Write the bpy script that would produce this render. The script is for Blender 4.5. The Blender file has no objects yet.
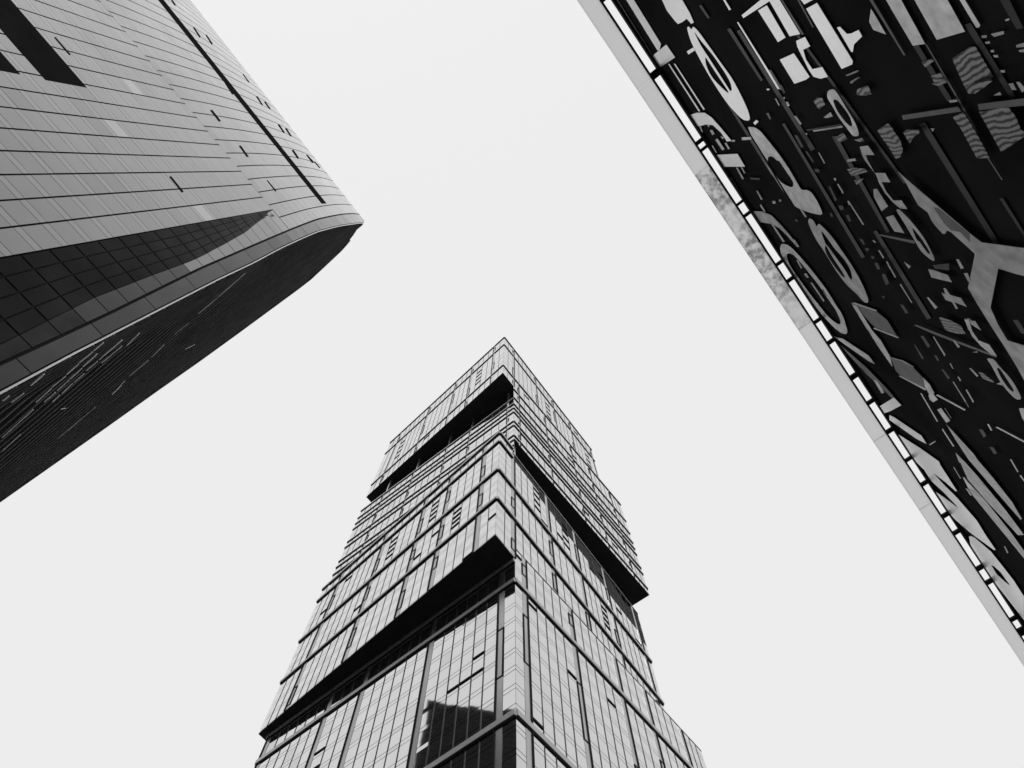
import bpy, bmesh, math, random
from mathutils import Vector
from mathutils.bvhtree import BVHTree
random.seed(11)
C = bpy.context.scene.collection
PI = math.pi
R = math.radians

# ------------------------------------------------------------------ camera
F, ZY = 640.0, 167.4
TH = math.atan((384 - ZY) / F)                       # angle of the optical axis from the zenith
FWD = Vector((0, math.sin(TH), math.cos(TH))); UP = Vector((0, -math.cos(TH), math.sin(TH))); RT = Vector((1, 0, 0))
O = Vector((0, 0, 1.6))
cd = bpy.data.cameras.new('camera'); cam = bpy.data.objects.new('camera', cd); C.objects.link(cam)
cam.location = O; cam.rotation_euler = (PI - TH, 0, 0)
cd.sensor_width = 36; cd.lens = F / 1024 * 36; cd.clip_end = 6000; cd.clip_start = .1
bpy.context.scene.camera = cam

# ------------------------------------------------------------------ sky, sun, exposure
SUN_EL, SUN_AZ = 48, 205
w = bpy.data.worlds.new('World'); bpy.context.scene.world = w; w.use_nodes = True
nt = w.node_tree; nt.nodes.clear()
sky = nt.nodes.new('ShaderNodeTexSky'); sky.sky_type = 'NISHITA'; sky.sun_disc = False
sky.sun_elevation = R(SUN_EL); sky.sun_rotation = R(SUN_AZ); sky.dust_density = 6; sky.air_density = 1
bw = nt.nodes.new('ShaderNodeRGBToBW'); nt.links.new(sky.outputs[0], bw.inputs[0])
mx = nt.nodes.new('ShaderNodeMix'); mx.data_type = 'FLOAT'
mx.inputs[0].default_value = .96; nt.links.new(bw.outputs[0], mx.inputs[2]); mx.inputs[3].default_value = 8.75
bg = nt.nodes.new('ShaderNodeBackground'); bg.inputs[1].default_value = .1
nt.links.new(mx.outputs[0], bg.inputs[0])
wo = nt.nodes.new('ShaderNodeOutputWorld'); nt.links.new(bg.outputs[0], wo.inputs[0])
sd = bpy.data.lights.new('sun', 'SUN'); sd.energy = .8; sd.angle = R(20); sd.color = (1, 1, 1)
so = bpy.data.objects.new('sun', sd); C.objects.link(so)
so.rotation_euler = (R(90 - SUN_EL), 0, R(180 - SUN_AZ))
vs = bpy.context.scene.view_settings
vs.view_transform = 'Standard'; vs.look = 'None'; vs.exposure = 0; vs.gamma = 1; vs.use_curve_mapping = False

# ------------------------------------------------------------------ materials
def mat(name, v, rough=.5, metal=0.0, noise=0.0, scale=1.0, bump=0.0, spec=.5, stretch=(1, 1, 1), bscale=None):
    m = bpy.data.materials.new(name); m.use_nodes = True; t = m.node_tree; b = t.nodes['Principled BSDF']
    b.inputs['Base Color'].default_value = (v, v, v, 1); b.inputs['Roughness'].default_value = rough
    b.inputs['Metallic'].default_value = metal; b.inputs['Specular IOR Level'].default_value = spec
    tc = t.nodes.new('ShaderNodeTexCoord'); mp = t.nodes.new('ShaderNodeMapping'); mp.inputs['Scale'].default_value = stretch
    t.links.new(tc.outputs['Object'], mp.inputs[0])
    if noise:
        n = t.nodes.new('ShaderNodeTexNoise'); n.inputs['Scale'].default_value = scale; n.inputs['Detail'].default_value = 5
        t.links.new(mp.outputs[0], n.inputs[0])
        r = t.nodes.new('ShaderNodeMapRange'); r.inputs[1].default_value = .25; r.inputs[2].default_value = .75
        r.inputs[3].default_value = v * (1 - noise); r.inputs[4].default_value = min(1, v * (1 + noise))
        t.links.new(n.outputs[0], r.inputs[0]); t.links.new(r.outputs[0], b.inputs['Base Color'])
    if bump:
        n2 = t.nodes.new('ShaderNodeTexNoise'); n2.inputs['Scale'].default_value = bscale or scale; n2.inputs['Detail'].default_value = 1
        t.links.new(mp.outputs[0], n2.inputs[0])
        bp = t.nodes.new('ShaderNodeBump'); bp.inputs['Strength'].default_value = 1; bp.inputs['Distance'].default_value = bump
        t.links.new(n2.outputs[0], bp.inputs['Height']); t.links.new(bp.outputs[0], b.inputs['Normal'])
    return m

def glass(name, tint, f0, power, dark, rough=.03, noise=.06, scale=.3, bump=0.0, bscale=.2):
    """coated facade glass: reflectance f0 head-on, rising to tint at grazing angles, dark body behind"""
    m = bpy.data.materials.new(name); m.use_nodes = True; t = m.node_tree; t.nodes.clear()
    out = t.nodes.new('ShaderNodeOutputMaterial'); mix = t.nodes.new('ShaderNodeMixShader')
    g = t.nodes.new('ShaderNodeBsdfGlossy'); g.inputs['Roughness'].default_value = rough
    d = t.nodes.new('ShaderNodeBsdfDiffuse'); d.inputs[0].default_value = (dark, dark, dark, 1)
    tc = t.nodes.new('ShaderNodeTexCoord')
    n = t.nodes.new('ShaderNodeTexNoise'); n.inputs['Scale'].default_value = scale; n.inputs['Detail'].default_value = 4
    t.links.new(tc.outputs['Object'], n.inputs[0])
    r = t.nodes.new('ShaderNodeMapRange'); r.inputs[1].default_value = .25; r.inputs[2].default_value = .75
    r.inputs[3].default_value = tint * (1 - noise); r.inputs[4].default_value = min(1, tint * (1 + noise))
    t.links.new(n.outputs[0], r.inputs[0]); t.links.new(r.outputs[0], g.inputs[0])
    lw = t.nodes.new('ShaderNodeLayerWeight'); lw.inputs[0].default_value = .5
    pw = t.nodes.new('ShaderNodeMath'); pw.operation = 'POWER'; pw.inputs[1].default_value = power
    t.links.new(lw.outputs['Facing'], pw.inputs[0])
    ma = t.nodes.new('ShaderNodeMath'); ma.operation = 'MULTIPLY_ADD'; ma.inputs[1].default_value = 1 - f0; ma.inputs[2].default_value = f0
    t.links.new(pw.outputs[0], ma.inputs[0]); t.links.new(ma.outputs[0], mix.inputs[0])
    if bump:
        n2 = t.nodes.new('ShaderNodeTexNoise'); n2.inputs['Scale'].default_value = bscale; n2.inputs['Detail'].default_value = 1
        t.links.new(tc.outputs['Object'], n2.inputs[0])
        bp = t.nodes.new('ShaderNodeBump'); bp.inputs['Distance'].default_value = bump
        t.links.new(n2.outputs[0], bp.inputs['Height']); t.links.new(bp.outputs[0], g.inputs['Normal'])
    t.links.new(d.outputs[0], mix.inputs[1]); t.links.new(g.outputs[0], mix.inputs[2]); t.links.new(mix.outputs[0], out.inputs[0])
    return m

M = dict(
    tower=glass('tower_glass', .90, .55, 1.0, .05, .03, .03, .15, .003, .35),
    tower_b=glass('tower_glass_dimmed', .84, .5, 1.0, .05, .03, .03, .15, .003, .35),  # right faces' darker sky reflection put into the tint
    soffit_reflect=glass('soffit_reflection_glass', .06, .3, 1.0, .012, .05, .2, .3),  # near-black tint paints the overhang's reflection
    tower_v=glass('tower_glass_deep', .84, .46, 1.0, .04, .03, .05, .15, .003, .35), left_lt=glass('panel_glass_pale', .97, .17, 2.2, .16, .12, .05, .12), left_dk=glass('panel_glass_deep', .92, .09, 2.55, .08, .1, .06, .12),
    left=glass('panel_glass', .95, .10, 2.5, .09, .12, .06, .12),
    left_sp=glass('spandrel_glass', .96, .12, 2.5, .12, .15, .06, .12),
    recess=glass('darkened_recess_glass', .26, .012, 3.6, .012, .03, .35, .25),  # mirrored dark surroundings put into the glass tint
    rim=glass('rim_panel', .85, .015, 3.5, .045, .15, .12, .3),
    rim_dimmed=glass('rim_panel_dimmed', .8, .008, 4.2, .02, .1, .3, .5),  # dimmer copy paints the rim's darker reflections
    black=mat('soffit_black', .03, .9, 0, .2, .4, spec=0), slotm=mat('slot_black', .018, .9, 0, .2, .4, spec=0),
    core=mat('dark_frame', .015, .7, 0, .2, .4, spec=.1), ledge2=mat('ledge_pale', .66, .3, .85, .05, .5), vent=mat('vent_frame', .012, .6, 0, .2, .4, spec=.1),
    mull=mat('mullion_dark', .03, .4, 0, .2, .6, spec=.4),
    ledge=mat('ledge_metal', .42, .35, .7, .08, .5),
    pil=mat('pilaster_metal', .42, .25, .9, .12, .2), pil2=mat('pilaster_pale', .6, .35, .9, .1, .2),
    rail=mat('rail_metal', .5, .3, .8, .1, 1),
    louvre=mat('louvre_metal', .30, .8, 0, .3, .3, spec=0),
    white=mat('slat_glint_white', .8, .4, 0, .05, 1),
    orn_l=mat('ornament_light', .86, .38, .85, .04, 3),
    orn_m=mat('ornament_mid', .48, .4, .85, .32, 2.2),  # noise paints mottled reflections into the metal
    orn_s=mat('ornament_satin', .33, .4, .85, .35, 1.8),  # mottled reflections painted in by the noise here too
    orn_d=mat('ornament_dark', .10, .5, .8, .2, 1.5),
    orn_f=mat('ornament_faint', .024, .5, .8, .3, 1.5),
    rwall=mat('black_glass_wall', .024, .5, 0, .35, .25, spec=0),
    ground=mat('paving', .2, .8, 0, .15, .7),
    roofm=mat('roof_membrane', .18, .8, 0, .1, .3),
    plain=mat('rear_cladding', .3, .5, 0, .08, .2),
)
def wavy_mat():
    """reflection of a slatted facade painted as wavering light and dark stripes"""
    m = bpy.data.materials.new('painted_slat_reflection'); m.use_nodes = True; t = m.node_tree; b = t.nodes['Principled BSDF']
    b.inputs['Roughness'].default_value = .4; b.inputs['Metallic'].default_value = .8
    tc = t.nodes.new('ShaderNodeTexCoord'); d = t.nodes.new('ShaderNodeVectorMath'); d.operation = 'DOT_PRODUCT'
    d.inputs[1].default_value = (.615, .772, -.15)
    t.links.new(tc.outputs['Object'], d.inputs[0])
    n = t.nodes.new('ShaderNodeTexNoise'); n.inputs['Scale'].default_value = 1.3; n.inputs['Detail'].default_value = 3
    t.links.new(tc.outputs['Object'], n.inputs[0])
    a = t.nodes.new('ShaderNodeMath'); a.operation = 'MULTIPLY_ADD'; a.inputs[1].default_value = 36; t.links.new(d.outputs['Value'], a.inputs[0])
    k = t.nodes.new('ShaderNodeMath'); k.operation = 'MULTIPLY'; k.inputs[1].default_value = 16; t.links.new(n.outputs[0], k.inputs[0]); t.links.new(k.outputs[0], a.inputs[2])
    sn = t.nodes.new('ShaderNodeMath'); sn.operation = 'SINE'; t.links.new(a.outputs[0], sn.inputs[0])
    cr = t.nodes.new('ShaderNodeValToRGB'); e = cr.color_ramp.elements
    mr = t.nodes.new('ShaderNodeMapRange'); mr.inputs[1].default_value = -1; t.links.new(sn.outputs[0], mr.inputs[0])
    e[0].position = .15; e[0].color = (.02, .02, .02, 1); e[1].position = .7; e[1].color = (.2, .2, .2, 1)
    t.links.new(mr.outputs[0], cr.inputs[0]); t.links.new(cr.outputs[0], b.inputs['Base Color'])
    return m
M['wavy'] = wavy_mat()
def canopy_mat(painted_reflection):
    m = bpy.data.materials.new('frosted_canopy'); m.use_nodes = True; t = m.node_tree; t.nodes.clear()
    out = t.nodes.new('ShaderNodeOutputMaterial'); mix = t.nodes.new('ShaderNodeMixShader'); mix.inputs[0].default_value = .06
    tr = t.nodes.new('ShaderNodeBsdfTranslucent'); g = t.nodes.new('ShaderNodeBsdfDiffuse'); g.inputs[0].default_value = (.5, .5, .5, 1)
    tc = t.nodes.new('ShaderNodeTexCoord'); n = t.nodes.new('ShaderNodeTexNoise'); n.inputs['Scale'].default_value = 2.5; n.inputs['Detail'].default_value = 8
    n.inputs['Roughness'].default_value = .7
    n0 = t.nodes.new('ShaderNodeTexNoise'); n0.inputs['Scale'].default_value = .16; n0.inputs['Detail'].default_value = 1
    t.links.new(tc.outputs['Object'], n.inputs[0]); t.links.new(tc.outputs['Object'], n0.inputs[0])
    cr = t.nodes.new('ShaderNodeValToRGB'); e = cr.color_ramp.elements          # mottled reflection painted into the glass colour
    e[0].position = .40; e[0].color = (.46, .46, .46, 1); e[1].position = .58; e[1].color = (.8, .8, .8, 1)
    c2 = t.nodes.new('ShaderNodeValToRGB'); e = c2.color_ramp.elements
    e[0].position = .30 if painted_reflection else .9; e[0].color = (0, 0, 0, 1); e[1].position = .42 if painted_reflection else .99; e[1].color = (1, 1, 1, 1)
    t.links.new(n.outputs[0], cr.inputs[0]); t.links.new(n0.outputs[0], c2.inputs[0])
    mc = t.nodes.new('ShaderNodeMix'); mc.data_type = 'RGBA'; mc.inputs[6].default_value = (.80, .80, .80, 1)
    t.links.new(c2.outputs[0], mc.inputs[0]); t.links.new(cr.outputs[0], mc.inputs[7]); t.links.new(mc.outputs[2], tr.inputs[0])
    t.links.new(tr.outputs[0], mix.inputs[1]); t.links.new(g.outputs[0], mix.inputs[2]); t.links.new(mix.outputs[0], out.inputs[0])
    return m
M['canopy'] = canopy_mat(False); M['canopy_reflection'] = canopy_mat(True)

# ------------------------------------------------------------------ helpers
def ray(x, y): return RT * ((x - 512) / F) + UP * ((384 - y) / F) + FWD
def proj(P):
    v = Vector(P) - O; k = v.dot(FWD); return 512 + F * v.x / k, 384 - F * v.dot(UP) / k
def T(ox, oy, s, pts): return [(ox + x / s, oy + y / s) for x, y in pts]

class MB:
    def __init__(s): s.v = []; s.f = []; s.m = []
    def quad(s, a, b, c, d, mi=0):
        i = len(s.v); s.v += [tuple(a), tuple(b), tuple(c), tuple(d)]; s.f.append((i, i+1, i+2, i+3)); s.m.append(mi)
    def poly(s, pts, mi=0):
        i = len(s.v); s.v += [tuple(p) for p in pts]; s.f.append(tuple(range(i, i+len(pts)))); s.m.append(mi)
    def hexa(s, p, mi=0):                       # 8 points: 4 of one end, 4 of the other
        i = len(s.v); s.v += [tuple(q) for q in p]
        for f in ((0, 3, 2, 1), (4, 5, 6, 7), (0, 1, 5, 4), (1, 2, 6, 5), (2, 3, 7, 6), (3, 0, 4, 7)):
            s.f.append(tuple(i+k for k in f)); s.m.append(mi)
    def build(s, name, mats, parent=None):
        me = bpy.data.meshes.new(name); me.from_pydata(s.v, [], s.f)
        for m in (mats if isinstance(mats, (list, tuple)) else [mats]): me.materials.append(m)
        me.polygons.foreach_set('material_index', s.m); me.update()
        o = bpy.data.objects.new(name, me); C.objects.link(o)
        if parent: o.parent = parent
        return o
def thing(name, label, cat):
    o = bpy.data.objects.new(name, None); C.objects.link(o); o['label'] = label; o['category'] = cat; return o

# ------------------------------------------------------------------ ground (off frame, seen only in reflections)
g = MB(); g.quad((-3000, -3000, 0), (3000, -3000, 0), (3000, 3000, 0), (-3000, 3000, 0))
go = g.build('ground', M['ground']); go['kind'] = 'structure'

# =================================================================== CENTRAL TOWER
tower = thing('skyscraper', 'tall glass office tower of stacked boxes with dark soffits standing in the middle', 'skyscraper')
def U(a): return Vector((math.cos(R(a)), math.sin(R(a)), 0))
VOL = dict(A=((.54, 70), 51.5, 140.1, 66, 67.5), B=((-3.115, 64.84), 54.65, 136.3, 66.5, 69.5),
           Cc=((.54, 70), 51.3, 141.8, 64.5, 66), D=((-3.06, 65.3), 53.3, 136.5, 62.5, 68))
def prism(name, key, z0, z1, mats, insl=0.0, insr=0.0, off=.18, parent=tower, bottom=None):
    """closed four sided block; insl / insr set the left / right face back"""
    (cx, cy), ar, al, lr, ll = VOL[key]; c = Vector((cx, cy, 0)); ur, ul = U(ar), U(al)
    c0 = c + ur*(insl+off) + ul*(insr+off); p = [c0, c0+ur*(lr-insl-2*off), c0+ur*(lr-insl-2*off)+ul*(ll-insr-2*off), c0+ul*(ll-insr-2*off)]
    b = MB(); lo = [q+Vector((0, 0, z0)) for q in p]; hi = [q+Vector((0, 0, z1)) for q in p]
    b.poly(lo[::-1], 1); b.poly(hi, 1)
    b.quad(lo[0], lo[1], hi[1], hi[0], 0); b.quad(lo[3], lo[0], hi[0], hi[3], 0)
    b.quad(lo[1], lo[2], hi[2], hi[1], 2); b.quad(lo[2], lo[3], hi[3], hi[2], 2)
    return b.build(name, mats, parent)
cm = [M['core'], M['roofm'], M['plain']]
prism('lower_block', 'A', 0, 109.0, cm)
prism('middle_block', 'B', 105.8, 151.4, cm)
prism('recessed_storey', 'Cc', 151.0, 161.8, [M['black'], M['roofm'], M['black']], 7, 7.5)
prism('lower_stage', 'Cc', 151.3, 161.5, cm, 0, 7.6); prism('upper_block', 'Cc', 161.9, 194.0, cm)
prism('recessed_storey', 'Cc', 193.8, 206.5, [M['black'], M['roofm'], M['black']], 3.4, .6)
prism('top_block', 'D', 206.6, 253.2, cm)
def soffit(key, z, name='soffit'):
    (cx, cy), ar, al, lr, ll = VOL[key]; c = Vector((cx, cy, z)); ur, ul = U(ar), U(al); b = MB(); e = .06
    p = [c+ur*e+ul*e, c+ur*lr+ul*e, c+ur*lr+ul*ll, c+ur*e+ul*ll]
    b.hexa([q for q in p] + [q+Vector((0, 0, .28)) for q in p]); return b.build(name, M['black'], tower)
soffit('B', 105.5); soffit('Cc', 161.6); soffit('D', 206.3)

def facade(key, side, z0, z1, bands, pil, joints=3.6, jz=None, dark=None, s0=0.0, s1=None, vents=.05, stacks=(), lh=.9, lp=.4, gm='tower', plow=1.5, bay_name='window_bay', mw=.13, lm='ledge', pm='pil', tl=None, fin=.22, shade_h=.3):
    (cx, cy), ar, al, lr, ll = VOL[key]; c = Vector((cx, cy, 0))
    if side == 'R': u, L = U(ar), lr; n = Vector((u.y, -u.x, 0))
    else: u, L = U(al), ll; n = Vector((-u.y, u.x, 0))
    if n.dot(Vector((cx, cy, 0))) > 0: n = -n
    s1 = L if s1 is None else s1
    P = lambda s, z, o=0.0: c + u*s + n*o + Vector((0, 0, z))
    def box(b, sa, sb, za, zb, oa, ob, mi=0):
        b.hexa([P(sa, za, oa), P(sb, za, oa), P(sb, za, ob), P(sa, za, ob), P(sa, zb, oa), P(sb, zb, oa), P(sb, zb, ob), P(sa, zb, ob)], mi)
    bands = [z for z in bands if z0 < z < z1]
    zs = [z0] + sorted(bands) + [z1]
    ss = [s0] + [p for p in pil if s0 < p < s1] + [s1]
    tl = lh if tl is None else tl
    for z in sorted(bands) + [z1]:
        h = lh if z < z1 else tl
        b = MB(); box(b, s0-.02, s1, z-h, z, -.1, lp if z < z1 else lp*min(1, h/lh)); b.build('ledge', M[lm], tower)
        b = MB(); box(b, s0-.02, s1, z-h-shade_h, z-h-.004, -.1, lp*.5 if h > .3 else .03); b.build('ledge_shade', M['vent'], tower)  # dark strip painting the shadow line beneath the ledge
    for p in pil:
        if not (s0 < p < s1): continue
        for a, zb in zip(zs[:-1], zs[1:]):
            zt = zb-(lh if zb < z1 else tl)-shade_h-.02; wdt = plow
            b = MB(); box(b, p-wdt, p-fin, a+.02, zt, -.1, .05, 0); box(b, p-fin, p, a+.02, zt, -.1, .22, 1)
            h = zt-a
            if h > 5 and random.random() < .75:             # narrow framed slot in the strip
                q = a + random.uniform(.05, .5)*h; e = min(zt-.2, q+random.uniform(.28, .45)*h)
                box(b, p-wdt-.02, p-wdt+fin, q, e, -.1, .12, 1); box(b, p-wdt+fin, p-fin, q, q+.25, -.1, .12, 1); box(b, p-wdt+fin, p-fin, e-.25, e, -.1, .12, 1)
            b.build('pilaster', [M[pm], M['vent']], tower)
    for a, zb in zip(zs[:-1], zs[1:]):
        zt = zb-(lh if zb < z1 else tl)-shade_h
        rows = []
        if jz is None: k0 = a
        else: k0 = jz + math.floor((a-jz)/joints)*joints
        z = k0
        while z < zt:
            rows += [(z, z+joints-.85), (z+joints-.85, z+joints)]; z += joints
        rows = [(max(x, a+.02), min(y, zt)) for x, y in rows if min(y, zt)-max(x, a+.02) > .15]
        for i, (sa, sb) in enumerate(zip(ss[:-1], ss[1:])):
            e1 = sb - (plow if sb != s1 else 0)
            if e1-sa < .4: continue
            nb = max(1, round((e1-sa)/2.8)); wd = (e1-sa)/nb; b = MB(); m = MB()
            for k in range(nb):
                x0, x1 = sa+k*wd, sa+(k+1)*wd
                for (r0, r1) in rows:
                    t = [random.gauss(0, .004) for _ in range(3)]; gq = .05
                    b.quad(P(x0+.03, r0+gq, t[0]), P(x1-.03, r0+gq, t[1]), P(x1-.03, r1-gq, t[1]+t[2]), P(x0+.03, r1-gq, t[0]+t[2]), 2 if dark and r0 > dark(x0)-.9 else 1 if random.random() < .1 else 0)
            bay = b.build(bay_name, [M[gm], M['tower_v'], M['soffit_reflect']], tower)
            for k in range(0 if i == 0 else 1, nb):
                x = sa+k*wd; hw = mw/2
                if k == 0: continue
                box(m, x-hw, x+hw, a+.02, zt, -.05, .07)
            if m.v: m.build('mullion', M['mull'], bay)
            def vent(x0, x1, z):
                v = MB(); box(v, x0, x1, z, z+.34, .02, .17); v.build('open_vent', M['vent'], bay)
            for k in range(nb):
                x0, x1 = sa+k*wd+.08, sa+(k+1)*wd-.08
                if (i, round(a)) in stacks and k == nb-2:
                    for q in range(4): vent(x0, x1, a+(zt-a)*(.25+.17*q))
                    continue
                for (r0, r1) in rows:
                    if r1-r0 > 1.6 and random.random() < vents: vent(x0, x1, r0)

PA_L = [3.9, 20.8, 38.5, 48.6, 67.3]; PB_L = [6, 18.3, 27.7, 43.3, 61.2]; PC_L = [2.8, 18.2, 28.2, 42.4, 56]
PA_R = [3.6, 18.4, 33.7, 44.4, 58.2]; PM_R = [6.6, 21.5, 34.5, 48.7, 64]; PC_R = [3, 17.8, 33, 44.3, 57]; PD_R = [6.6, 21.3, 33.5, 45.5, 61]
facade('A', 'L', 40, 105.4, [69.9, 99.3], PA_L, jz=96.35-86.4, vents=.045, mw=.17)
facade('A', 'L', 0, 40, [13, 26.5], PA_L, vents=0)
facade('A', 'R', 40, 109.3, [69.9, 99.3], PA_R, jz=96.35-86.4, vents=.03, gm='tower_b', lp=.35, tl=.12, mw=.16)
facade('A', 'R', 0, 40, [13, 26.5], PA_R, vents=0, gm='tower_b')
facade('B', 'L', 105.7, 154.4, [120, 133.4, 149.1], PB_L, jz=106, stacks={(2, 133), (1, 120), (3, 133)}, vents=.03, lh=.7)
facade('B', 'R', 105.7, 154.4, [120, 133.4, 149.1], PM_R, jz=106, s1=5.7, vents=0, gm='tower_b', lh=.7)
facade('B', 'R', 105.7, 151.7, [120, 133.4], PM_R, jz=106, dark=lambda q: 149.2-.16*q, s0=5.7, stacks={(1, 133), (3, 120), (2, 133)}, vents=.03, gm='tower_b', lh=.7, tl=.3)  # dark panes paint the soffit's reflection, stepping along the wall
CK = dict(vents=.05, lh=.42, lp=.3, plow=.9, lm='ledge2', pm='pil2', fin=.2, shade_h=.5, mw=.12)
facade('Cc', 'L', 151.2, 194.3, [154.6, 158.2, 161.7, 164.8, 172.0, 175.2, 182.5, 185.9, 189.5], PC_L, **CK)
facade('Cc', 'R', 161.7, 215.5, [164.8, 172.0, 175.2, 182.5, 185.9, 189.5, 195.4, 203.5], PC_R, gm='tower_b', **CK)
DK = dict(joints=5.5, lh=.4, lp=.3, lm='ledge2', pm='pil2', fin=.2, shade_h=.5, mw=.11, plow=1.2)
facade('D', 'L', 206.5, 254, [215.5, 242.9], PB_L, vents=.025, stacks={(1, 216), (4, 216)}, **DK)
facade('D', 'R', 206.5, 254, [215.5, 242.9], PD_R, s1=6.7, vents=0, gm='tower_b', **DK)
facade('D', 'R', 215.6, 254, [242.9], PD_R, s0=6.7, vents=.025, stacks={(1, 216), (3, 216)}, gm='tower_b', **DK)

def railing(key, side, z, s0, s1, off, h=2.2):
    (cx, cy), ar, al, lr, ll = VOL[key]; c = Vector((cx, cy, 0)); u = U(ar) if side == 'R' else U(al)
    n = Vector((u.y, -u.x, 0)); n = -n if n.dot(c) > 0 else n
    P = lambda s, zz, o: c+u*s+n*o+Vector((0, 0, zz)); b = MB()
    def bx(sa, sb, za, zb, oa, ob): b.hexa([P(sa, za, oa), P(sb, za, oa), P(sb, za, ob), P(sa, za, ob), P(sa, zb, oa), P(sb, zb, oa), P(sb, zb, ob), P(sa, zb, ob)])
    bx(s0, s1, z+h, z+h+.14, off-.07, off+.07)
    s = s0
    while s < s1: bx(s, s+.1, z, z+h, off-.05, off+.05); s += 2.8
    b.build('railing', M['rail'], tower)
railing('Cc', 'L', 194.3, 0, 66, -.4, 1.6)
railing('B', 'R', 151.7, 6, 66, -.3, .5)
# posts holding the overhanging boxes in the recessed storeys
def post(key, side, s, off, z0, z1):
    (cx, cy), ar, al, lr, ll = VOL[key]; c = Vector((cx, cy, 0)); u = U(ar) if side == 'R' else U(al)
    n = Vector((u.y, -u.x, 0)); n = -n if n.dot(c) > 0 else n; b = MB(); r = .32
    q = [c+u*(s+a)+n*(off+d) for a, d in ((-r, -r), (r, -r), (r, r), (-r, r))]
    b.hexa([p+Vector((0, 0, z0)) for p in q]+[p+Vector((0, 0, z1)) for p in q]); b.build('column', M['pil'], tower)
for s in PC_L: post('Cc', 'L', s, -1.0, 194.3, 206.2)
post('Cc', 'R', 1.4, -1.2, 151.8, 161.5)

# =================================================================== LEFT BUILDING (curved roof profile, extruded along DX)
leftb = thing('curved_office_building', 'pale panelled building with curved top and dark louvred end on the left', 'building')
AZL = R(53.6); DX = Vector((math.cos(AZL), math.sin(AZL), 0)); NX = Vector((-math.sin(AZL), math.cos(AZL), 0))
N0, H1, RR = 30.0, 93.5, 400.0
ZR = 156.6
def nS(z):
    if z <= H1: return N0
    q = min(z-H1, RR*.9); return N0 + RR - math.sqrt(RR*RR-q*q)
def W(d, n, z): return DX*d + NX*n + Vector((0, 0, z))
def onS(x, y):
    r = ray(x, y); rn, rz, rd = r.dot(NX), r.z, r.dot(DX); t = N0/rn
    if 1.6+t*rz > H1:
        cn, cz = N0+RR, H1-1.6; a = rn*rn+rz*rz; b = -2*(cn*rn+cz*rz); cc = cn*cn+cz*cz-RR*RR
        t = (-b-math.sqrt(max(0, b*b-4*a*cc)))/2/a
    return t*rd, 1.6+t*rz
def lerp_tab(tab, z):
    if z <= tab[0][0]:
        (a, b), (c, d) = tab[0], tab[1]
    elif z >= tab[-1][0]:
        return tab[-1][1]
    else:
        for (a, b), (c, d) in zip(tab, tab[1:]):
            if a <= z <= c: break
    return b + (d-b)*(z-a)/(c-a)
def tab(px):
    t = sorted((z, d) for d, z in (onS(*p) for p in px)); o = [t[0]]
    for q in t[1:]:
        if q[0] > o[-1][0]+1: o.append(q)
    return o
E4 = tab([(0, 392), (68, 355.5), (137.5, 320), (219, 278.4), (252.3, 262.8), (281.6, 247.2), (316.7, 231.6), (340, 225.6), (352, 223.9)])
E3 = tab([(0, 364), (60, 336.5), (112, 312), (200, 268.5), (260, 242.5), (285.5, 231.6), (316.7, 219.5), (345, 214)])
E2 = tab([(0, 345), (50, 320), (100, 295), (140, 280), (200, 258), (246, 232), (262, 219)])
E3 += [(ZR, E3[-1][1]-.2)]; E4 += [(ZR-5, E4[-1][1]-.1), (ZR, E4[-1][1]-1.0)]; print('E4', E4)
def dl(z): return 2.3*max(0, min(1, (90-z)/45.0))
def EP(tb, z, out=0.0):                        # point of an edge curve, recessed by dl(z) along the line of sight scale
    n = nS(z)+dl(z)-out; k = n/nS(z); d = lerp_tab(tb, z); return W(d*k, n, 1.6+(z-1.6)*k)
DE1 = -15.2
# facade panels
fb = MB(); zf = []
z = 44.7-2.83*16
while z < ZR-.5:
    zf.append((z, z+2.12, 0)); zf.append((z+2.12, z+2.83, 1)); z += 2.83
cols = [(DE1-2.1*(k+1), DE1-2.1*k) for k in range(36)]
def sh(z): return -(z-H1)*.03 if z > H1 else 0
for (d0, d1) in cols:
    for (za, zb, kk) in zf:
        if kk == 0: q = random.random(); kk = 2 if q < .007 else 3 if q < .09 else 0
        za, zb = max(za, 0), min(zb, ZR)
        if zb-za < .1: continue
        if za < H1 < zb: segs = [(za, H1), (H1, zb)]
        else: segs = [(za, zb)]
        for a, b_ in segs:
            if b_-a < .08: continue
            jv = .075; jh = .022; e = [random.gauss(0, .004) for _ in range(2)]
            a2, b2 = a+jh, b_-jh; s_a, s_b = (sh(a2), sh(b2)); ex = -.8 if a >= H1 else 0
            fb.quad(W(d0+jv+s_a+ex, nS(a2)+e[0], a2), W(d1-jv+s_a+ex, nS(a2)+e[1], a2), W(d1-jv+s_b+ex, nS(b2)+e[1], b2), W(d0+jv+s_b+ex, nS(b2)+e[0], b2), kk)
# transition columns beside the rim, above the recess tip
for j in range(2):
    for (za, zb, kk) in zf:
        a, b_ = max(za, H1)+.03, min(zb, ZR)-.03
        if b_-a < .1: continue
        def DD(z, q):
            l = DE1+sh(z)-.8; r = lerp_tab(E3, z)-.06; return l+(r-l)*q
        fb.quad(W(DD(a, j/2)+.075, nS(a), a), W(DD(a, (j+1)/2)-.075, nS(a), a), W(DD(b_, (j+1)/2)-.075, nS(b_), b_), W(DD(b_, j/2)+.075, nS(b_), b_), kk)
fb.build('facade_panels', [M['left'], M['left_sp'], M['left_lt'], M['left_dk']], leftb)
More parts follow.
